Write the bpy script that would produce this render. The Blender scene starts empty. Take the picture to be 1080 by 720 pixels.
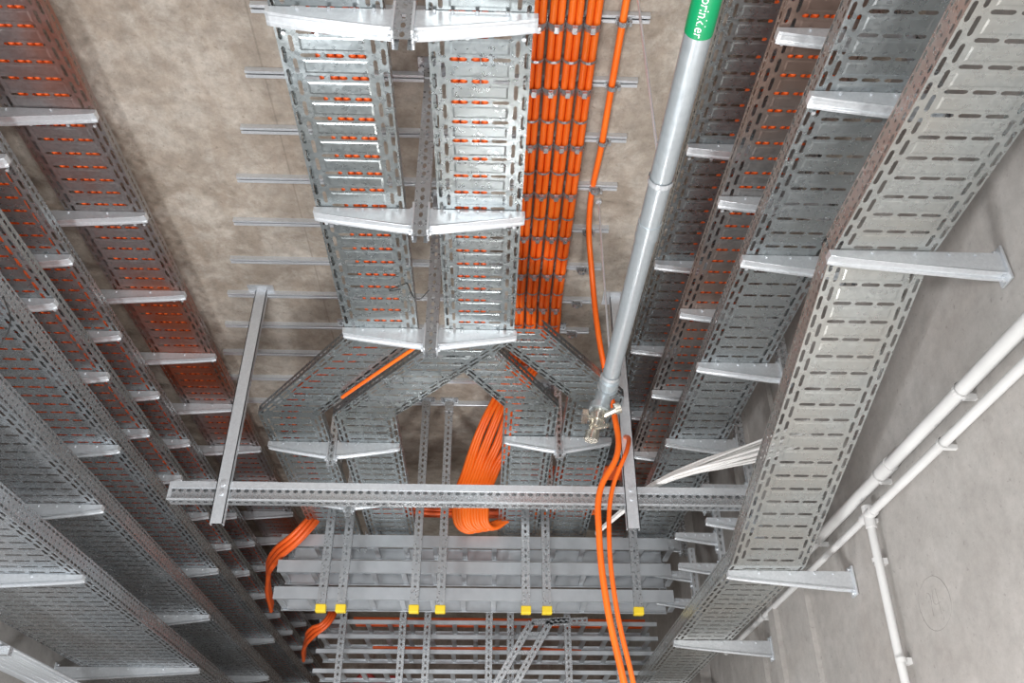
import bpy, math, random
from mathutils import Vector, Matrix
random.seed(7)
Z0=1.6
# ---------------------------------------------------------------- materials
def base_mat(name):
    m=bpy.data.materials.new(name); m.use_nodes=True
    nt=m.node_tree; b=nt.nodes['Principled BSDF']
    return m,nt,b
def noise_mat(name,c1,c2,scale,rough=.5,metal=0.,bump=0.,detail=6,vor=False,c3=None,scale2=2.,rv=0.035,stretch=None,m3=(.42,.62),wav=0):
    m,nt,b=base_mat(name)
    tc=nt.nodes.new('ShaderNodeTexCoord')
    mp=nt.nodes.new('ShaderNodeMapping')
    if stretch: mp.inputs['Scale'].default_value=stretch
    nt.links.new(tc.outputs['Object'],mp.inputs[0])
    if vor:
        n=nt.nodes.new('ShaderNodeTexVoronoi'); n.inputs['Scale'].default_value=scale
        sep=nt.nodes.new('ShaderNodeSeparateColor'); nt.links.new(n.outputs['Color'],sep.inputs[0]); fac=sep.outputs[0]
    else:
        n=nt.nodes.new('ShaderNodeTexNoise'); n.inputs['Scale'].default_value=scale; n.inputs['Detail'].default_value=detail
        fac=n.outputs[0]
    nt.links.new(mp.outputs[0],n.inputs['Vector'])
    r=nt.nodes.new('ShaderNodeValToRGB')
    r.color_ramp.elements[0].color=(*c1,1); r.color_ramp.elements[1].color=(*c2,1)
    if not vor:
        r.color_ramp.elements[0].position=.32; r.color_ramp.elements[1].position=.68
    nt.links.new(fac,r.inputs[0]); col=r.outputs[0]
    if c3:
        n2=nt.nodes.new('ShaderNodeTexNoise'); n2.inputs['Scale'].default_value=scale2; n2.inputs['Detail'].default_value=5
        nt.links.new(tc.outputs['Object'],n2.inputs['Vector'])
        r2=nt.nodes.new('ShaderNodeValToRGB'); r2.color_ramp.elements[0].position=m3[0]; r2.color_ramp.elements[1].position=m3[1]
        nt.links.new(n2.outputs[0],r2.inputs[0])
        mx=nt.nodes.new('ShaderNodeMixRGB'); nt.links.new(r2.outputs[0],mx.inputs[0]); nt.links.new(col,mx.inputs[1]); mx.inputs[2].default_value=(*c3,1)
        col=mx.outputs[0]
    nt.links.new(col,b.inputs['Base Color'])
    b.inputs['Roughness'].default_value=rough; b.inputs['Metallic'].default_value=metal
    if rv:
        mr=nt.nodes.new('ShaderNodeMapRange'); mr.inputs[3].default_value=rough-rv; mr.inputs[4].default_value=rough+rv
        nt.links.new(fac,mr.inputs[0]); nt.links.new(mr.outputs[0],b.inputs['Roughness'])
    if bump:
        bp=nt.nodes.new('ShaderNodeBump'); bp.inputs['Strength'].default_value=bump; bp.inputs['Distance'].default_value=.02
        nt.links.new(fac,bp.inputs['Height']); nt.links.new(bp.outputs[0],b.inputs['Normal'])
    elif wav:
        n3=nt.nodes.new('ShaderNodeTexNoise'); n3.inputs['Scale'].default_value=7; n3.inputs['Detail'].default_value=2
        nt.links.new(tc.outputs['Object'],n3.inputs['Vector'])
        bp=nt.nodes.new('ShaderNodeBump'); bp.inputs['Strength'].default_value=wav; bp.inputs['Distance'].default_value=.02
        nt.links.new(n3.outputs[0],bp.inputs['Height']); nt.links.new(bp.outputs[0],b.inputs['Normal'])
    return m
def concrete(name,dark,mid,light,stain,big=1.1,fine=14,board=0,bump=.5,mul=.35):
    m,nt,b=base_mat(name); N=nt.nodes.new; Lk=nt.links.new
    tc=N('ShaderNodeTexCoord')
    def noise(s,d,dist=0,rough=.6,stretch=None):
        n=N('ShaderNodeTexNoise'); n.inputs['Scale'].default_value=s; n.inputs['Detail'].default_value=d; n.inputs['Distortion'].default_value=dist; n.inputs['Roughness'].default_value=rough
        mp=N('ShaderNodeMapping'); mp.inputs['Scale'].default_value=stretch or (1,1,1)
        Lk(tc.outputs['Object'],mp.inputs[0]); Lk(mp.outputs[0],n.inputs['Vector']); return n.outputs[0]
    def ramp(f,a,c,ca,cc):
        r=N('ShaderNodeValToRGB'); e=r.color_ramp.elements; e[0].position=a;e[1].position=c;e[0].color=(*ca,1);e[1].color=(*cc,1); Lk(f,r.inputs[0]); return r.outputs[0]
    def mix(f,a,c,mode='MIX'):
        x=N('ShaderNodeMixRGB'); x.blend_type=mode
        if hasattr(f,'links') : Lk(f,x.inputs[0])
        else: x.inputs[0].default_value=f
        for i,q in ((1,a),(2,c)):
            if isinstance(q,tuple): x.inputs[i].default_value=(*q,1)
            else: Lk(q,x.inputs[i])
        return x.outputs[0]
    n1=noise(big,10,.3,.7); n2=noise(fine,8,0,.75); n3=noise(big*2.3,9,.35,.7); n4=noise(1.5,8,.3,.7,(2.5,.5,1))
    col=ramp(n1,.34,.66,dark,mid)
    col=mix(ramp(n3,.45,.68,(0,0,0),(1,1,1)),col,light)
    col=mix(ramp(n4,.50,.66,(0,0,0),(.7,.7,.7)),col,stain)
    col=mix(mul,col,ramp(n2,.34,.62,(.25,.25,.25),(1,1,1)),'MULTIPLY')
    sp=noise(30,4,0,.6); col=mix(ramp(sp,.62,.70,(0,0,0),(.55,.55,.55)),col,tuple(x*.6 for x in dark))
    if board:
        sx=N('ShaderNodeSeparateXYZ'); Lk(tc.outputs['Object'],sx.inputs[0])
        mt=N('ShaderNodeMath'); mt.operation='PINGPONG'; mt.inputs[1].default_value=board/2; Lk(sx.outputs['X'],mt.inputs[0])
        lt=N('ShaderNodeMath'); lt.operation='LESS_THAN'; lt.inputs[1].default_value=.005; Lk(mt.outputs[0],lt.inputs[0])
        ml=N('ShaderNodeMath'); ml.operation='MULTIPLY'; ml.inputs[1].default_value=.35; Lk(lt.outputs[0],ml.inputs[0])
        col=mix(ml.outputs[0],col,tuple(x*.5 for x in dark))
    Lk(col,b.inputs['Base Color']); b.inputs['Roughness'].default_value=.9
    ad=N('ShaderNodeMath'); ad.operation='ADD'; Lk(n2,ad.inputs[0]); Lk(n3,ad.inputs[1])
    bp=N('ShaderNodeBump'); bp.inputs['Strength'].default_value=bump; bp.inputs['Distance'].default_value=.03; Lk(ad.outputs[0],bp.inputs['Height']); Lk(bp.outputs[0],b.inputs['Normal'])
    return m
GALV=noise_mat('galvanised_sheet',(.36,.39,.405),(.42,.45,.465),70,.30,.8,0,vor=True,c3=(.37,.395,.40),scale2=3,wav=.16)
GALVD=noise_mat('galvanised_sheet_dark',(.25,.28,.29),(.31,.34,.35),70,.30,.76,0,vor=True,c3=(.26,.28,.28),scale2=3,wav=.16)
GALVR=noise_mat('galvanised_sheet_warm',(.44,.46,.455),(.51,.53,.52),70,.30,.75,0,vor=True,c3=(.48,.48,.455),scale2=3,wav=.18)
GALVL=noise_mat('galvanised_sheet_pale',(.47,.505,.535),(.55,.585,.615),70,.28,.78,0,vor=True,c3=(.49,.50,.515),scale2=2.5,wav=.22)  # palest tone of the galvanised sheets
RED=noise_mat('sheet_red_reflection',(.28,.265,.265),(.34,.32,.32),70,.32,.75,0,vor=True,c3=(.35,.12,.07),scale2=1.1,m3=(.44,.60),wav=.2)  # red patches are a painted reflection of the orange surroundings
RED2=noise_mat('sheet_brown_reflection',(.29,.285,.28),(.35,.33,.325),70,.32,.75,0,vor=True,c3=(.34,.24,.20),scale2=1.1,m3=(.46,.64),wav=.2)  # brown patches put the orange cables' reflection into the sheet colour
ARM=noise_mat('bright_zinc',(.64,.67,.70),(.71,.74,.77),90,.34,.5,0,vor=True)
STRUT=noise_mat('zinc_strut',(.51,.53,.55),(.57,.59,.61),90,.28,.7,0,vor=True)
LAD=noise_mat('zinc_ladder',(.50,.53,.56),(.56,.59,.62),12,.36,.45,0,rv=.02)
PIPE=noise_mat('galvanised_pipe',(.46,.51,.54),(.54,.59,.62),30,.34,.55,.02,c3=(.50,.545,.57),scale2=8)
CEIL=concrete('raw_concrete_ceiling',(.32,.265,.21),(.50,.44,.375),(.61,.56,.495),(.38,.31,.245),big=1.5,fine=12,board=1.2,bump=.5,mul=.42)
WALL=concrete('concrete_wall',(.38,.36,.34),(.46,.44,.42),(.50,.48,.46),(.41,.38,.355),big=.8,fine=10,bump=.12,mul=.25)
WALLD=concrete('concrete_wall_end',(.20,.155,.13),(.33,.27,.23),(.42,.36,.31),(.19,.10,.07),big=1.4,fine=9,bump=.3)
ORG=noise_mat('orange_cable_sheath',(.95,.135,.01),(1.0,.19,.015),3,.36,0,0,rv=.05)
DORG=noise_mat('orange_cable_sheath_dusty',(.75,.10,.015),(.9,.14,.02),3,.45,0,0,rv=.05)
WHT=noise_mat('white_plastic',(.58,.58,.575),(.66,.66,.655),4,.45,0,0,rv=.05)
WCAB=noise_mat('white_cable_sheath',(.72,.71,.69),(.80,.79,.77),4,.5,0,0,rv=.05)
CLAMP=noise_mat('clamp_steel',(.46,.48,.50),(.54,.56,.58),90,.30,.7,0,vor=True)
YEL=noise_mat('yellow_plastic_cap',(.85,.60,.02),(.95,.70,.04),8,.45,0,0,rv=.05)
GREEN=noise_mat('green_label',(.0,.28,.10),(.0,.32,.12),6,.4,0,0,rv=.05)
LET=noise_mat('label_lettering',(.9,.9,.9),(.95,.95,.95),6,.4,0,0,rv=.05)
BLACK=noise_mat('black_plastic',(.02,.02,.02),(.04,.04,.04),6,.5,0,0,rv=.05)
BRASS=noise_mat('nickel_brass',(.60,.56,.48),(.75,.72,.64),20,.25,.9,0,rv=.05)
PENCIL=noise_mat('pencil_mark',(.24,.23,.22),(.28,.27,.25),6,.9,0,0,rv=.0)
REDP=noise_mat('red_hose',(.30,.03,.03),(.40,.05,.04),6,.5,0,0,rv=.05)
# ---------------------------------------------------------------- mesh builder
class B:
    def __init__(s): s.v=[]; s.f=[]
    def quad(s,*p):
        n=len(s.v); s.v.extend(p); s.f.append(tuple(range(n,n+len(p))))
    def cell(s,P,u0,u1,v0,v1,a,b,cu=None,cv=None,along='u'):
        if cu is None: cu=(u0+u1)/2
        if cv is None: cv=(v0+v1)/2
        c=min(a,b); k=.45
        if along=='u':
            o=[(a-c,b),(a,b*k),(a,-b*k),(a-c,-b),(-a+c,-b),(-a,-b*k),(-a,b*k),(-a+c,b)]
        else:
            o=[(b*k,a),(b,a-c),(b,-a+c),(b*k,-a),(-b*k,-a),(-b,-a+c),(-b,a-c),(-b*k,a)]
        n=len(s.v)
        s.v.extend([P(u1,v1),P(u1,v0),P(u0,v0),P(u0,v1)])
        s.v.extend([P(cu+x,cv+y) for x,y in o])
        q=[n+4+i for i in range(8)]; A,C,D,E=n,n+1,n+2,n+3
        s.f+= [(A,q[0],q[1]),(A,q[1],q[2],C),(C,q[2],q[3]),(C,q[3],q[4],D),(D,q[4],q[5]),(D,q[5],q[6],E),(E,q[6],q[7]),(E,q[7],q[0],A)]
    def box(s,x0,x1,y0,y1,z0,z1):
        n=len(s.v)
        s.v+=[(x0,y0,z0),(x1,y0,z0),(x1,y1,z0),(x0,y1,z0),(x0,y0,z1),(x1,y0,z1),(x1,y1,z1),(x0,y1,z1)]
        s.f+=[tuple(n+i for i in t) for t in [(0,3,2,1),(4,5,6,7),(0,1,5,4),(1,2,6,5),(2,3,7,6),(3,0,4,7)]]
    def cyl(s,p,q,r,seg=12,cap=True,r2=None):
        p=Vector(p);q=Vector(q);d=(q-p).normalized()
        a=d.orthogonal().normalized(); b=d.cross(a); n=len(s.v)
        r2=r if r2 is None else r2
        for c,rr in ((p,r),(q,r2)):
            for i in range(seg):
                t=2*math.pi*i/seg
                s.v.append(tuple(c+a*math.cos(t)*rr+b*math.sin(t)*rr))
        for i in range(seg):
            j=(i+1)%seg; s.f.append((n+i,n+j,n+seg+j,n+seg+i))
        if cap:
            s.f.append(tuple(n+i for i in range(seg))[::-1]); s.f.append(tuple(n+seg+i for i in range(seg)))
    def loft(s,secs):
        n=len(s.v);m=len(secs[0])
        for sc in secs: s.v.extend(sc)
        for k in range(len(secs)-1):
            for i in range(m):
                j=(i+1)%m
                s.f.append((n+k*m+i,n+k*m+j,n+(k+1)*m+j,n+(k+1)*m+i))
        s.f.append(tuple(n+i for i in range(m))[::-1]); s.f.append(tuple(n+(len(secs)-1)*m+i for i in range(m)))
    def obj(s,name,mat,parent=None,smooth=False,bevel=0):
        me=bpy.data.meshes.new(name); me.from_pydata([tuple(x) for x in s.v],[],s.f); me.update()
        me.materials.append(mat)
        if smooth:
            me.polygons.foreach_set('use_smooth',[True]*len(me.polygons))
            try: me.set_sharp_from_angle(angle=math.radians(50))
            except Exception: pass
        o=bpy.data.objects.new(name,me); bpy.context.collection.objects.link(o)
        if parent: o.parent=parent
        if bevel:
            md=o.modifiers.new('bevel','BEVEL'); md.width=bevel; md.segments=2
        return o
def empty(name):
    e=bpy.data.objects.new(name,None); e.empty_display_size=.1
    bpy.context.collection.objects.link(e); return e
# ---------------------------------------------------------------- perforated tray
def tray_mesh(bd,path,w,fh=.06,pitch=.1):
    half=w/2; e=.034
    nc=3 if w<.47 else (4 if w<.7 else 7)
    cw=(w-4*e)/nc
    for k in range(len(path)-1):
        p0=Vector(path[k]);p1=Vector(path[k+1]);L=(p1-p0).length;d=(p1-p0)/L
        X=Vector((1,0,0)); N=X.cross(d).normalized()
        n=max(1,round(L/pitch)); pr=L/n
        def P(u,v): 
            q=p0+X*u+d*v; return (q.x,q.y,q.z)
        for sgn in (-1,1):
            def Q(u,v,sgn=sgn): return P(sgn*u,v)
            for i in range(n):
                bd.cell(Q,half-e,half,i*pr,(i+1)*pr,.036,.008,along='v')
            bd.quad(Q(half-2*e,0),Q(half-e,0),Q(half-e,pr/2),Q(half-2*e,pr/2))
            for i in range(n-1):
                bd.cell(Q,half-2*e,half-e,(i+.5)*pr,(i+1.5)*pr,.036,.008,along='v')
            bd.quad(Q(half-2*e,L-pr/2),Q(half-e,L-pr/2),Q(half-e,L),Q(half-2*e,L))
            # flange
            def F(u,v,sgn=sgn):
                q=p0+X*(sgn*half)+d*v+N*u; return (q.x,q.y,q.z)
            m=n*2; pp=L/m
            if fh<.065:
                for i in range(m): bd.cell(F,0,fh,i*pp,(i+1)*pp,.019,.007,along='v')
            else:
                for i in range(m): bd.cell(F,0,fh*.36,i*pp,(i+1)*pp,.018,.006,along='v')
                for i in range(m): bd.cell(F,fh*.36,fh*.68,i*pp,(i+1)*pp,.007,.006,along='v')
                for i in range(m): bd.cell(F,fh*.68,fh,i*pp,(i+1)*pp,.018,.006,along='v')
            def T(u,v,sgn=sgn):
                q=p0+X*(sgn*(half-u))+d*v+N*fh; return (q.x,q.y,q.z)
            bd.quad(T(0,0),T(.014,0),T(.014,L),T(0,L))
        u0=-half+2*e
        for i in range(n):
            for c in range(nc):
                ua=u0+c*cw
                bd.cell(P,ua,ua+cw,i*pr,(i+1)*pr,cw*.41,.0085,along='u')
        # shallow pressed stiffening panel between slot rows
        a=half-2.6*e
        for i in range(1,n):
            v=i*pr
            q=[p0+X*s_*a+d*(v+t)-N*.0015 for s_,t in ((-1,-.022),(1,-.022),(1,.022),(-1,.022))]
            r=[p0+X*s_*(a+.008)+d*(v+t)-N*.0002 for s_,t in ((-1,-.029),(1,-.029),(1,.029),(-1,.029))]
            q=[tuple(z) for z in q]; r=[tuple(z) for z in r]
            bd.quad(*q)
            for j in range(4): bd.quad(r[j],r[(j+1)%4],q[(j+1)%4],q[j])
def arm_mesh(bd,xr,xt,y,zt,dr=.105,dt=.034,w=.05):
    """cantilever arm: root xr, tip xt, top at zt"""
    secs=[]
    for t,f in ((0,1),(.12,.93),(.45,.62),(.8,.28),(.97,.08),(1,0)):
        x=xr+(xt-xr)*t; dd=dt+(dr-dt)*f; hw=w/2
        secs.append([(x,y-hw,zt),(x,y+hw,zt),(x,y+hw,zt-dd*.86),(x,y+hw+.006,zt-dd),(x,y+hw-.008,zt-dd),(x,y+hw-.012,zt-dd*.9),(x,y-hw+.012,zt-dd*.9),(x,y-hw+.008,zt-dd),(x,y-hw-.006,zt-dd),(x,y-hw,zt-dd*.86)])
    bd.loft(secs)
    s=1 if xr>xt else -1
    bd.box(min(xr,xr+.010*s),max(xr,xr+.010*s),y-.04,y+.04,zt-.135,zt+.03)
    for zz in (zt-.12,zt+.015):
        bd.cyl((xr-.012*s,y,zz),(xr,y,zz),.012,6)
    for f in (.15,.3,.5,.75):
        x=xr+(xt-xr)*f
        bd.cyl((x,y-w/2-.008,zt-.014),(x,y-w/2,zt-.014),.008,6)
def channel_mesh(bd,p0,p1,U,V,su,sv,pitch=.05,slot=.014,sw=.0075):
    p0=Vector(p0);p1=Vector(p1);L=(p1-p0).length;d=(p1-p0)/L;U=Vector(U);V=Vector(V)
    n=max(1,round(L/pitch));pr=L/n
    def face(o,A,s_):
        def P(u,v):
            q=p0+o+A*u+d*v;return (q.x,q.y,q.z)
        for i in range(n): bd.cell(P,-s_/2,s_/2,i*pr,(i+1)*pr,slot,min(sw,s_*.4),along='v')
    def plain(o,A,s_):
        q=[p0+o-A*s_/2,p0+o+A*s_/2,p0+o+A*s_/2+d*L,p0+o-A*s_/2+d*L]; bd.quad(*[tuple(z) for z in q])
    face(-V*sv/2,U,su); face(-U*su/2,V,sv); face(U*su/2,V,sv)
    for s_ in (-1,1):
        plain(V*sv/2+U*s_*su*.36,U,su*.28)
def rail_mesh(bd,x0,x1,y,zt,h=.03,w=.046):
    pr=[(-.004,-h+.004),(-.006,-h),(-w/2,-h),(-w/2,0),(w/2,0),(w/2,-h),(.006,-h),(.004,-h+.004)]
    for i in range(7):
        (a,b),(c,d)=pr[i],pr[i+1]
        bd.quad((x0,y+a,zt+b),(x1,y+a,zt+b),(x1,y+c,zt+d),(x0,y+c,zt+d))
def cable(name,paths,r,mat,parent=None,handle='AUTO'):
    cu=bpy.data.curves.new(name,'CURVE'); cu.dimensions='3D'; cu.bevel_depth=r; cu.bevel_resolution=2; cu.resolution_u=8
    for p in paths:
        sp=cu.splines.new('BEZIER'); sp.bezier_points.add(len(p)-1)
        for bp,c in zip(sp.bezier_points,p):
            bp.co=c; bp.handle_left_type=handle; bp.handle_right_type=handle
        sp.use_smooth=True
    cu.use_fill_caps=True
    cu.materials.append(mat)
    o=bpy.data.objects.new(name,cu); bpy.context.collection.objects.link(o)
    if parent:o.parent=parent
    return o
H=3.6
# ---------------------------------------------------------------- room shell
def slab(name,x0,x1,y0,y1,z0,z1,mat):
    b=B(); b.box(x0,x1,y0,y1,z0,z1); return b.obj(name,mat)
XL,XR,YE=-3.5,2.1,13.6
slab('ceiling',XL-.2,XR+.2,-1.0,YE+.2,H,H+.25,CEIL)
slab('wall_left',XL-.2,XL,-1.0,YE+.2,-1.6,H,WALL)
slab('wall_right',XR,XR+.2,-1.0,YE+.2,-1.6,H,WALL)
slab('wall_end',XL,XR,YE,YE+.2,-1.6,H,WALLD)
slab('floor',XL-.2,XR+.2,-1.0,YE+.2,-1.8,-1.6,WALL)
b=B()
b.box(XR-.035,XR,5.45,6.0,-1.6,H); b.box(XR-.07,XR,6.0,6.12,-1.6,H); b.box(XR-.035,XR,6.5,6.75,-1.6,H); b.box(XR-.10,XR,8.2,8.6,-1.6,H)
b.obj('trim_1',WALL)
# ---------------------------------------------------------------- trays
def tray(name,path,w,mat,arms=(),fh=.06,cables=None,extra=None):
    e=empty(name)
    b=B(); tray_mesh(b,path,w,fh); b.obj('tray_body',mat,e)
    if arms:
        b=B()
        for (xr,xt,y,z) in arms: arm_mesh(b,xr,xt,y,z)
        b.obj('support_arms',ARM,e,bevel=.0015)
        b=B()
        for k,(xr,xt,y,z) in enumerate(arms):
            cx=min(path,key=lambda p:abs(p[1]-y))[0]
            for dx in (-.42,-.3,-.12,.12,.3,.42):
                for dy in (.055,.085):
                    if random.random()<.6:
                        b.cyl((cx+dx*w,y+dy,z-.006),(cx+dx*w,y+dy,z),.009,6)
        b.obj('tray_bolts',ARM,e)
    if cables:
        n,r,off=cables; ps=[]
        for i in range(n):
            x=off+(i-(n-1)/2)*(2*r+.006)
            pts=[(px+x,py,pz+r+.004) for (px,py,pz) in path]
            q=[]
            for a,c in zip(pts,pts[1:]):
                m=max(1,int((Vector(c)-Vector(a)).length/1.2))
                for k in range(m):
                    t=k/m; q.append((a[0]+(c[0]-a[0])*t+random.uniform(-.004,.004),a[1]+(c[1]-a[1])*t,a[2]+(c[2]-a[2])*t+random.uniform(0,.003)))
            q.append(pts[-1]); ps.append(q)
        cable('laid_cables',ps,r,DORG,e)
    return e
CY=[-.1,.92,1.92,2.96,3.94]
tray('cable_tray',[(-.59,-.4,2.6),(-.59,1.95,2.6),(-.59,4.0,2.6)],.40,GALVD,[(-.355,-.80,y,2.598) for y in CY],cables=(5,.017,.02))
tray('cable_tray',[(-.05,-.4,2.6),(-.05,1.95,2.6),(-.05,4.0,2.6)],.38,GALVD,[(-.275,.155,y,2.598) for y in CY],cables=(4,.017,-.04))
tray('cable_tray',[(-.58,4.005,2.60),(-1.28,4.95,2.60),(-1.28,7.4,2.60)],.41,GALVD,[(-1.09,-1.5,y,2.598) for y in (5.37,6.3,7.2)],cables=(3,.017,0))
tray('cable_tray',[(-.05,4.005,2.60),(-.80,4.95,2.60),(-.80,7.4,2.60)],.41,GALVD,[(-1.03,-.6,y,2.598) for y in (5.37,6.3,7.2)])
tray('cable_tray',[(.13,4.02,2.68),(.70,4.8,2.68),(.70,7.2,2.62)],.36,GALVD,[(.535,.87,5.37,2.665),(.535,.87,6.3,2.64)])
tray('cable_tray',[(-.12,4.3,2.70),(.29,4.95,2.68),(.29,7.2,2.62)],.36,GALVD,[(.475,.12,5.37,2.665),(.475,.12,6.3,2.64)])
def posts(name,lst,mat=STRUT):
    for (x,y,zb,zt,su,cap) in lst:
        e=empty(name); b=B(); channel_mesh(b,(x,y,zb),(x,y,zt),(1,0,0),(0,1,0),su,.045,sw=.009)
        b.obj('perforated_channel',mat,e)
        b=B(); b.box(x-.075,x+.075,y-.06,y+.06,zt-.008,zt)
        b.box(x-su/2-.004,x+su/2+.004,y-.028,y+.028,zt-.12,zt-.008)
        for sx in (-.055,.055): b.cyl((x+sx,y,zt-.02),(x+sx,y,zt-.006),.012,6)
        for zz in (.04,.09): b.cyl((x,y-.038,zt-zz),(x,y-.028,zt-zz),.012,6)
        b.obj('head_plate',CLAMP,e)
        if cap:
            b=B(); b.box(x-su/2-.006,x+su/2+.006,y-.028,y+.028,zb-.012,zb+.045); b.obj('end_cap',YEL,e,bevel=.006)
posts('strut_drop_post',[(-.315,y,2.44,H,.07,0) for y in CY[1:]],CLAMP)
posts('strut_drop_post',[(-1.06,5.37,2.42,H,.05,0),(-1.06,6.3,2.42,H,.05,0),(.505,5.37,2.5,H,.05,0),(.505,6.3,2.5,H,.05,0)])
posts('strut_drop_post',[(x,6.55,1.78,H,.065,1) for x in (-1.23,-1.08,-.53,-.33,.32,.48,1.18)],CLAMP)
# ---------------------------------------------------------------- right stack
RY=[.22,1.22,2.23,3.24,4.24,5.24,6.24,7.2,8.2]
tray('cable_tray',[(1.24,-.4,3.35),(1.24,9.0,3.35)],.40,GALVD,[(1.70,1.04,y,3.348) for y in RY],cables=(3,.018,.08))
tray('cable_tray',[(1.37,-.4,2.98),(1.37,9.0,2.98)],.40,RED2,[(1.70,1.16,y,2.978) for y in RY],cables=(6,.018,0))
tray('cable_tray',[(1.44,-.4,2.60),(1.44,9.0,2.60)],.40,GALV,[(1.70,1.22,y,2.598) for y in RY],fh=.08)
posts('strut_drop_post',[(1.735,y,2.46,H,.06,0) for y in RY])
tray('cable_tray',[(1.61,-.4,2.2),(1.61,2.71,2.2),(1.59,4.65,1.534),(1.59,9.5,1.534)],.42,GALVR,
     [(2.085,1.38,y,2.198) for y in (.6,2.70)]+[(2.085,1.38,y,1.532) for y in (4.75,6.35,8.0)],fh=.10)
# ---------------------------------------------------------------- left stack
LY=[.75+.77*k for k in range(17)]
XP=-2.87
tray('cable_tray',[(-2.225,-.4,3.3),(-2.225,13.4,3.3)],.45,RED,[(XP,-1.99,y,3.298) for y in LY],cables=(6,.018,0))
tray('cable_tray',[(-2.575,-.4,2.98),(-2.575,13.4,2.98)],.47,GALV,[(XP,-2.33,y,2.978) for y in LY],cables=(8,.018,0))
tray('cable_tray',[(-2.575,-.4,2.68),(-2.575,13.4,2.68)],.47,GALV,[(XP,-2.33,y,2.678) for y in LY],cables=(8,.018,0))
LB=[.1,2.55,5.0,7.45,9.9,12.3]
tray('cable_tray',[(-2.59,-.4,2.38),(-2.59,13.4,2.38)],.50,GALVL,[(XP,-2.33,y,2.378) for y in LB],fh=.11,cables=(6,.018,0))
tray('cable_tray',[(-2.59,-.4,1.98),(-2.59,13.4,1.98)],.50,GALVL,[(XP,-2.33,y,1.978) for y in LB],fh=.11)
tray('cable_tray',[(-2.815,-.4,1.55),(-2.815,11.4,1.55)],.95,GALVL,[(XL+.012,-2.33,y,1.548) for y in LB[:5]],fh=.11)
posts('strut_drop_post',[(-2.912,y,2.50,H,.06,0) for y in LY]+[(-2.912,y,1.80,H,.06,0) for y in LB if min(abs(y-a) for a in LY)>.1])
e=empty('grey_cable_bundle')
cable('cables',[[(-3.02+.024*i+random.uniform(-.003,.003),y,1.16+random.uniform(0,.015)) for y in (1,2.3,3.6,5,6.4,8,9)] for i in range(15)],.011,ARM,e)
b=B()
for y in LB[:4]+[3.8,6.2]: b.box(XL,-2.62,y-.02,y+.02,1.10,1.145); b.box(XL,XL+.012,y-.04,y+.04,1.03,1.2)
b.obj('support_bars',STRUT,e)
# ---------------------------------------------------------------- ceiling rails + orange cables
RK=[3.02+.395*k for k in range(-7,10)]
e=empty('strut_rail_set')
for y in RK:
    b=B(); rail_mesh(b,min(-1.15,-1.29-.29*(y-3.02)),.76,y,H)
    b.obj('rail',ARM,e)
BX=[.212,.300,.388,.476]
paths=[]
for j,x in enumerate(BX):
    for k,(dx,dz) in enumerate(((-.0192,0),(.0192,0),(0,.030))):
        ps=[(x+dx+random.uniform(-.001,.001),y,H-.085+dz) for y in [-.4,.8,1.6,2.4,3.2,4.0,4.8,5.5]]
        o=j*.05+k*.02
        ps+=[(x*.7+dx-.03,6.15+o*.3,H-.08+dz),(-.06+j*.078+dx,6.62,H-.26+dz-o),(-.16+j*.078+dx*1.3,6.75,3.05-o*.1),(-.24+j*.075+dx*1.3,6.78,2.72-o*.2),(-.18+j*.07+dx,6.85,2.54+o*.15),(.05+j*.06,6.9,2.60+o*.4),(.4+j*.05,6.98,2.74+o*.2),(.95,7.0,2.76+j*.03+k*.012)]
        paths.append(ps)
e=empty('orange_cable_bundle')
cable('cables',paths,.0188,ORG,e)
b=B()
for y in RK:
    for x in BX:
        b.cyl((x,y-.014,H-.07),(x,y+.014,H-.07),.0435,12,False)
        b.cyl((x,y-.020,H-.07),(x,y-.014,H-.07),.047,12,False)
        b.cyl((x,y+.014,H-.07),(x,y+.020,H-.07),.047,12,False)
        b.box(x-.012,x+.012,y-.018,y+.018,H-.132,H-.108)
    b.cyl((.625,y-.014,H-.052),(.625,y+.014,H-.052),.028,10,False)
    b.box(.59,.66,y-.018,y+.018,H-.045,H-.03)
    b.box(.655,.668,y-.012,y+.012,H-.07,H-.03)
    if y<5.6:
        yy=y+.2
        for x in BX: b.cyl((x,yy-.008,H-.075),(x,yy+.008,H-.075),.0435,12,False)
b.obj('cable_clamps',CLAMP,e)
cable('orange_single_cable',[[(.64,-.4,H-.052),(.635,1,H-.052),(.625,2.4,H-.052),(.62,3.4,H-.052),(.62,4.1,H-.055),(.66,4.38,H-.25),(.70,4.5,2.9),(.78,4.62,2.45),(.78,4.6,2.2),(.66,4.6,1.95),(.64,4.6,1.7),(.66,4.6,1.3),(.73,4.6,.85),(.80,4.6,0),(.85,4.6,-1.58)]],.0185,ORG)
cable('orange_single_cable',[[(.95,5.6,2.75),(.90,5.0,2.5),(.85,4.66,2.25),(.74,4.66,1.98),(.705,4.66,1.7),(.72,4.66,1.3),(.79,4.66,.85),(.86,4.66,0),(.92,4.66,-1.58)]],.014,ORG)
cable('orange_cable_layer',[[(-1.0,7.05+.04*i,2.84+.01*(i%3)),(-.4,7.05+.04*i,2.83),(.3,7.05+.04*i,2.83),(.9,7.05+.04*i,2.84)] for i in range(7)],.018,DORG)
cable('orange_cable_layer',[[(-.9,6.9,2.70+.03*i),(-.6,6.88,2.70+.03*i),(-.35,6.9,2.70+.03*i),(-.1,7.0,2.78+.02*i)] for i in range(4)],.016,DORG)
cable('orange_cable_layer',[[(.35,6.9+.04*i,3.16),(.7,6.9+.04*i,3.13+.01*(i%2)),(1.2,6.9+.04*i,3.15),(1.55,6.9+.04*i,3.15)] for i in range(7)],.018,DORG)
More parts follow.
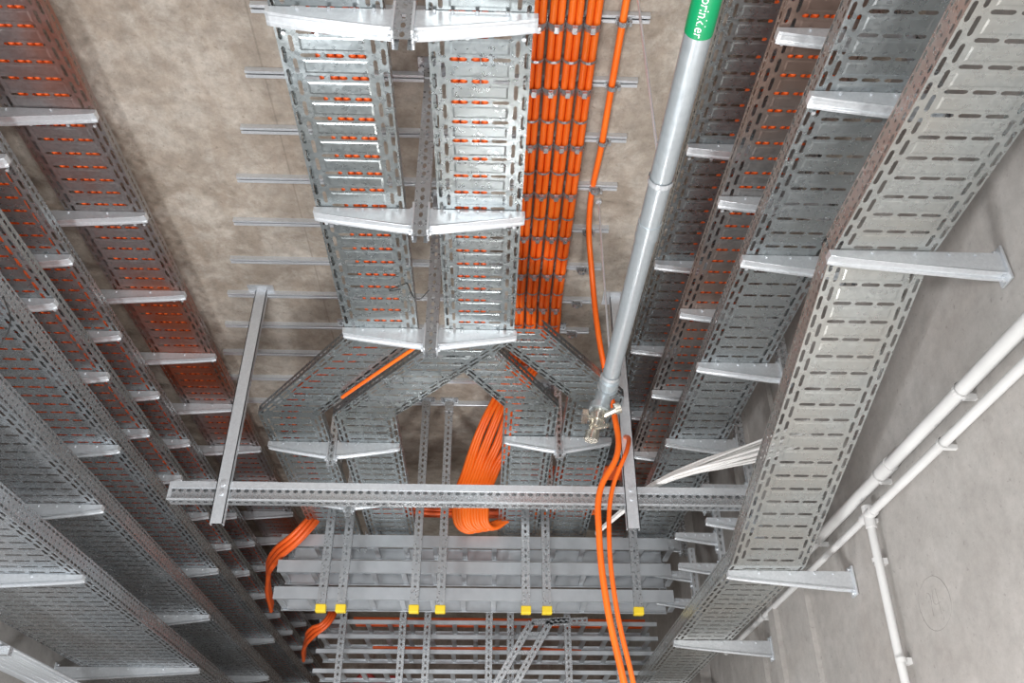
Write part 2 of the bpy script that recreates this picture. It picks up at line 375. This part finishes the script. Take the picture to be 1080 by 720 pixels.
cable('orange_cable_loop',[[(-1.36-.036*(i%3),7.1,3.0),(-1.38-.036*(i%3),6.9-.02*(i//3),2.68+.02*(i//3)),(-1.50-.03*(i%3),6.85-.03*(i//3),2.46+.02*(i%3)),(-1.72-.02*(i%3),7.05-.03*(i//3),2.34+.036*(i%3)),(-1.95,7.7,2.33+.036*(i%3)),(-2.1,8.6,2.33+.036*(i%3))] for i in range(6)],.020,DORG)
cable('orange_cable_loop',[[(-1.36-.03*i,8.1,2.3),(-1.40-.03*i,7.95,2.05),(-1.52-.02*i,8.0,1.96+.03*i),(-1.66,8.3,1.93+.03*i),(-1.8,9.0,1.95+.03*i)] for i in range(3)],.018,DORG)
cable('orange_single_cable',[[(-.36,4.0,2.57),(-.44,4.10,2.572),(-.82,4.56,2.572),(-.9,4.66,2.572)]],.011,ORG)
# ---------------------------------------------------------------- cross channel on posts
e=empty('cross_support_channel')
b=B()
channel_mesh(b,(-1.96,5.04,2.085),(1.66,5.04,2.085),(0,0,1),(0,1,0),.115,.085,pitch=.05,slot=.015,sw=.010)
b.obj('channel',STRUT,e)
b=B(); b.box(-1.96,1.66,5.083,5.091,2.03,2.14); b.box(-1.96,1.66,4.992,4.998,2.10,2.145); b.box(-1.96,1.66,4.985,4.998,2.022,2.030)
for x in (-1.96,1.64): b.box(x,x+.02,4.99,5.09,2.03,2.14)
b.obj('channel_flange',ARM,e)
for x in (-1.62,.905):
    b=B()
    for (x0,x1,y0,y1) in ((x-.04,x+.04,4.955,4.96),(x-.04,x-.035,4.955,5.0),(x+.035,x+.04,4.955,5.0)):
        b.box(x0,x1,y0,y1,1.86,H)
    b.box(x-.09,x+.09,4.90,5.05,H-.01,H)
    for z in (2.05,2.11): b.cyl((x,4.945,z),(x,4.956,z),.014,6)
    b.obj('hanger',ARM,e)
b=B()
for y in (5.2,6.1,7.0):
    for z in (2.02,2.25):
        arm_mesh(b,1.72,1.42,y,z,dr=.08)
for y in (5.2,6.1,7.0): channel_mesh(b,(1.75,y,1.85),(1.75,y,2.45),(1,0,0),(0,1,0),.05,.045)
b.obj('support_bracket_group',ARM)
wp=[]
for i in range(26):
    a=random.uniform(0,6.283); q=random.uniform(.1,1)**.5; ca,sa=math.cos(a)*q,math.sin(a)*q
    s=random.uniform(-.03,.03)
    wp.append([(1.95,4.55,2.33+.09*sa),(1.75,4.68+.06*ca,2.28+.085*sa),(1.5,4.80+.05*ca,2.245+.065*sa+s*.3),(1.27,4.90+.04*ca,2.21+.035*sa+s*.5),(1.08,5.05+.03*ca,2.185+.02*sa),(.95,5.4+s,2.17+.015*sa),(.8,5.9,2.17+.015*sa)])
cable('white_cable_bundle',wp,.0075,WCAB)
# ---------------------------------------------------------------- transverse ladders at the far end
def ladder(name,x0,x1,y,z,w=.4,h=.09,mat=STRUT,rung=.25):
    b=B()
    for yy,s in ((y,1),(y+w,-1)):
        b.box(x0,x1,yy-.003,yy+.003,z,z+h)
        b.box(x0,x1,min(yy,yy+.02*s),max(yy,yy+.02*s),z,z+.004)
        b.box(x0,x1,min(yy,yy+.02*s),max(yy,yy+.02*s),z+h-.004,z+h)
    n=int((x1-x0)/rung)
    for i in range(n+1):
        x=x0+.03+i*rung
        b.box(x-.02,x+.02,y,y+w,z+.015,z+.035)
    return b.obj(name,mat)
for z in (2.42,2.20,1.98): ladder('cable_ladder',-1.7,1.55,6.95,z,w=.35,h=.10,mat=LAD)
for z,y in ((2.06,8.0),(1.93,8.0),(1.80,8.0),(1.62,7.95)): ladder('cable_ladder',-1.5,1.6,y,z,w=.4,h=.035,rung=.2,mat=LAD)
cable('orange_cable_layer',[[(-1.2,8.05+.05*i,2.115),(-.3,8.05+.05*i,2.115),(.8,8.05+.05*i,2.115),(1.5,8.05+.05*i,2.115)] for i in range(5)],.018,DORG)
cable('orange_cable_layer',[[(-1.0,8.05+.05*i,1.86),(-.3,8.05+.05*i,1.855),(.3,8.05+.05*i,1.86),(.9,8.1+.05*i,1.855)] for i in range(3)],.016,DORG)
posts('upright_channel',[(x,7.8,-1.6,2.3,.06,0) for x in (-1.25,-.72,-.5,.05,.24,.75,1.2)])
e=empty('cable_ladder_riser')
b=B()
for dx in (0,.16): channel_mesh(b,(.05+dx,7.6,1.35),(.42+dx,7.6,1.98),(.87,0,-.5),(0,1,0),.06,.04)
for dx in (0,.16): channel_mesh(b,(.42+dx,7.6,1.98),(.75+dx,7.6,2.0),(0,0,1),(0,1,0),.05,.04)
for t in (.1,.35,.6,.85):
    x=.05+.37*t; z=1.35+.63*t; b.box(x,x+.16,7.6,7.62,z-.015,z+.015)
b.obj('riser_rails',STRUT,e)
cable('red_hose',[[(-1.35,9.4,1.75),(-1.22,9.4,1.90),(-1.12,9.4,1.80),(-1.2,9.4,1.70),(-1.05,9.4,1.72),(-.98,9.4,1.86),(-.8,9.4,1.80)],[(-1.4,9.3,1.78),(-1.2,9.3,1.68),(-1.05,9.3,1.82),(-.95,9.3,1.72),(-.85,9.3,1.78)]],.03,REDP)
# ---------------------------------------------------------------- sprinkler pipe
e=empty('sprinkler_pipe')
PX,PZ=.665,2.35
b=B(); b.cyl((PX,-.4,PZ),(PX,4.12,PZ),.046,28); 
for y in (2.75,): b.cyl((PX,y-.05,PZ),(PX,y+.05,PZ),.050,24); 
b.obj('pipe_run',PIPE,e,smooth=True)
b=B()
b.cyl((PX,1.40,PZ),(PX,1.765,PZ),.0475,32,True); b.obj('label_band',GREEN,e,smooth=True)
tc=bpy.data.curves.new('t','FONT'); tc.body='sprinkler'; tc.size=.046; tc.align_y='CENTER'; tc.align_x='RIGHT'
to=bpy.data.objects.new('t',tc); bpy.context.collection.objects.link(to)
bpy.context.view_layer.update()
me=bpy.data.meshes.new_from_object(to.evaluated_get(bpy.context.evaluated_depsgraph_get()))
bpy.data.objects.remove(to)
ph0=math.atan2(-PZ,-PX)
for v in me.vertices:
    tx,ty=v.co.x,v.co.y
    ph=ph0+ty/.048
    v.co=Vector((PX+.0482*math.cos(ph),1.757+tx,PZ+.0482*math.sin(ph)))
me.materials.append(LET); lo=bpy.data.objects.new('label_lettering',me); bpy.context.collection.objects.link(lo); lo.parent=e
b=B()
b.cyl((PX,4.00,PZ),(PX,4.06,PZ),.056,20)
b.cyl((PX,4.09,PZ),(PX,4.15,PZ),.058,20)
b.cyl((PX,4.12,PZ+.03),(PX-.045,4.14,PZ-.12),.048,20)
b.cyl((PX-.04,4.14,PZ-.09),(PX-.05,4.14,PZ-.125),.058,20)
b.obj('elbow_coupling',PIPE,e,smooth=True)
b=B()
b.cyl((PX-.045,4.14,PZ-.12),(PX-.075,4.15,PZ-.22),.036,16)
b.cyl((PX-.06,4.145,PZ-.15),(PX-.067,4.147,PZ-.185),.05,8)
b.cyl((PX-.07,4.15,PZ-.20),(PX-.10,4.15,PZ-.29),.03,16)
b.cyl((PX-.09,4.15,PZ-.255),(PX-.103,4.15,PZ-.30),.04,8)
b.cyl((PX-.06,4.147,PZ-.17),(PX+.05,4.10,PZ-.13),.018,12)
b.cyl((PX+.03,4.10,PZ-.135),(PX+.06,4.095,PZ-.125),.032,12)
b.cyl((PX-.13,4.11,PZ-.18),(PX-.06,4.147,PZ-.17),.014,12)
b.box(PX-.15,PX-.12,4.05,4.16,PZ-.195,PZ-.165)
b.cyl((PX-.08,4.12,PZ-.24),(PX-.02,4.05,PZ-.26),.012,10)
b.obj('valve_body',BRASS,e,smooth=True)
b=B()
for y in (.9,2.45,3.95):
    b.cyl((PX,y-.014,PZ),(PX,y+.014,PZ),.051,20,False); b.cyl((PX,y,PZ+.045),(PX,y,H),.006,8)
    b.cyl((PX,y,PZ+.045),(PX,y,PZ+.075),.012,6); b.cyl((PX,y,H-.02),(PX,y,H),.02,8)
b.obj('hanger_clamps',ARM,e)
# ---------------------------------------------------------------- conduits
e=empty('electrical_conduit')
cx=XR-.055
b=B()
b.cyl((cx,-.4,1.82),(cx,7.4,1.82),.033,20); b.cyl((cx,-.4,1.69),(cx,4.24,1.69),.023,18); b.cyl((cx,4.24,1.69),(cx,7.4,1.69),.02,18)
b.cyl((cx,4.27,1.70),(cx,4.30,1.02),.022,18); b.cyl((cx,4.30,1.02),(cx,4.30,-1.6),.022,18)
for p,q in (((cx,4.20,1.69),(cx,4.34,1.69)),((cx,4.27,1.74),(cx,4.27,1.62)),((cx,3.9,1.82),(cx,4.02,1.82))):
    b.cyl(p,q,.040 if p[2]>1.8 else .029,18)
b.obj('conduit_runs',WHT,e,smooth=True)
b=B()
for y in (1.2,2.2,3.15,4.05,5.0,6.0):
    b.cyl((cx,y-.012,1.82),(cx,y+.012,1.82),.038,16,False); b.cyl((cx,y+.25-.012,1.69),(cx,y+.25+.012,1.69),.028,16,False)
    b.box(cx,XR,y-.012,y+.012,1.775,1.80); b.box(cx,XR,y+.238,y+.262,1.66,1.68)
for z in (1.45,.95,.3): b.cyl((cx,4.29,z-.012),(cx,4.29,z+.012),.027,16,False); b.box(cx,XR,4.29,4.34,z-.015,z+.015)
b.obj('conduit_clips',WHT,e)
e=empty('pencil_mark')
cable('circle',[[(XR-.0002,3.94+.15*math.cos(t*.5236)*(1+.05*math.sin(t)),1.13+.12*math.sin(t*.5236)) for t in range(13)]],.0009,PENCIL,e)
cable('digits',[[(XR-.0002,4.0,1.17),(XR-.0002,3.98,1.19),(XR-.0002,3.975,1.08)],[(XR-.0002,3.93,1.19),(XR-.0002,3.94,1.13),(XR-.0002,3.88,1.12)],[(XR-.0002,3.90,1.19),(XR-.0002,3.90,1.07)]],.0009,PENCIL,e)
cable('cable_tie_tails',[[(-.42,3.5,2.6),(-.50,3.46,2.52),(-.44,3.42,2.50)],[(-.42,3.5,2.6),(-.36,3.5,2.5),(-.30,3.45,2.52)],[(-2.33,3.4,2.4),(-2.26,3.42,2.25),(-2.3,3.45,2.1)]],.003,BLACK)
# ---------------------------------------------------------------- camera / light
cam=bpy.data.cameras.new('camera'); cam.lens=30; cam.sensor_width=36
co=bpy.data.objects.new('camera',cam); bpy.context.collection.objects.link(co)
co.rotation_euler=(math.radians(90+32.8),0,math.radians(-1.87))
bpy.context.scene.camera=co
def area(name,loc,target,size,e,col=(1,1,1)):
    l=bpy.data.lights.new(name,'AREA'); l.size=size; l.energy=e; l.color=col
    o=bpy.data.objects.new(name,l); bpy.context.collection.objects.link(o); o.location=loc
    o.rotation_euler=(Vector(target)-Vector(loc)).to_track_quat('-Z','Y').to_euler()
area('fill_light',(-.2,-.4,.2),(0,3,2.6),.4,98,(1,.985,.965))  # stands for the flash at the camera
area('fill_light',(1.2,3.0,-1.2),(1.2,3.6,3),.6,72,(1,.985,.965))  # unseen light added near the floor to brighten the right trays
area('fill_light',(-1.4,3.6,-1.2),(-1.8,4.2,3),.6,120,(.96,.98,1))  # unseen light added near the floor for the left trays
area('fill_light',(.1,5.8,-.9),(0,6.8,3),.5,38,(1,.98,.96))  # unseen fill added below the transverse ladders
area('fill_light',(-.8,9.6,-.9),(-.8,10.4,3),.5,18,(1,.96,.92))  # unseen fill added so the far end is lit
w=bpy.data.worlds.new('world'); bpy.context.scene.world=w; w.use_nodes=True
w.node_tree.nodes['Background'].inputs[0].default_value=(.95,.97,1,1); w.node_tree.nodes['Background'].inputs[1].default_value=1.2
bpy.context.scene.view_settings.view_transform='Standard'
for o in bpy.data.objects:
    if o.parent is None: o.location.z+=Z0
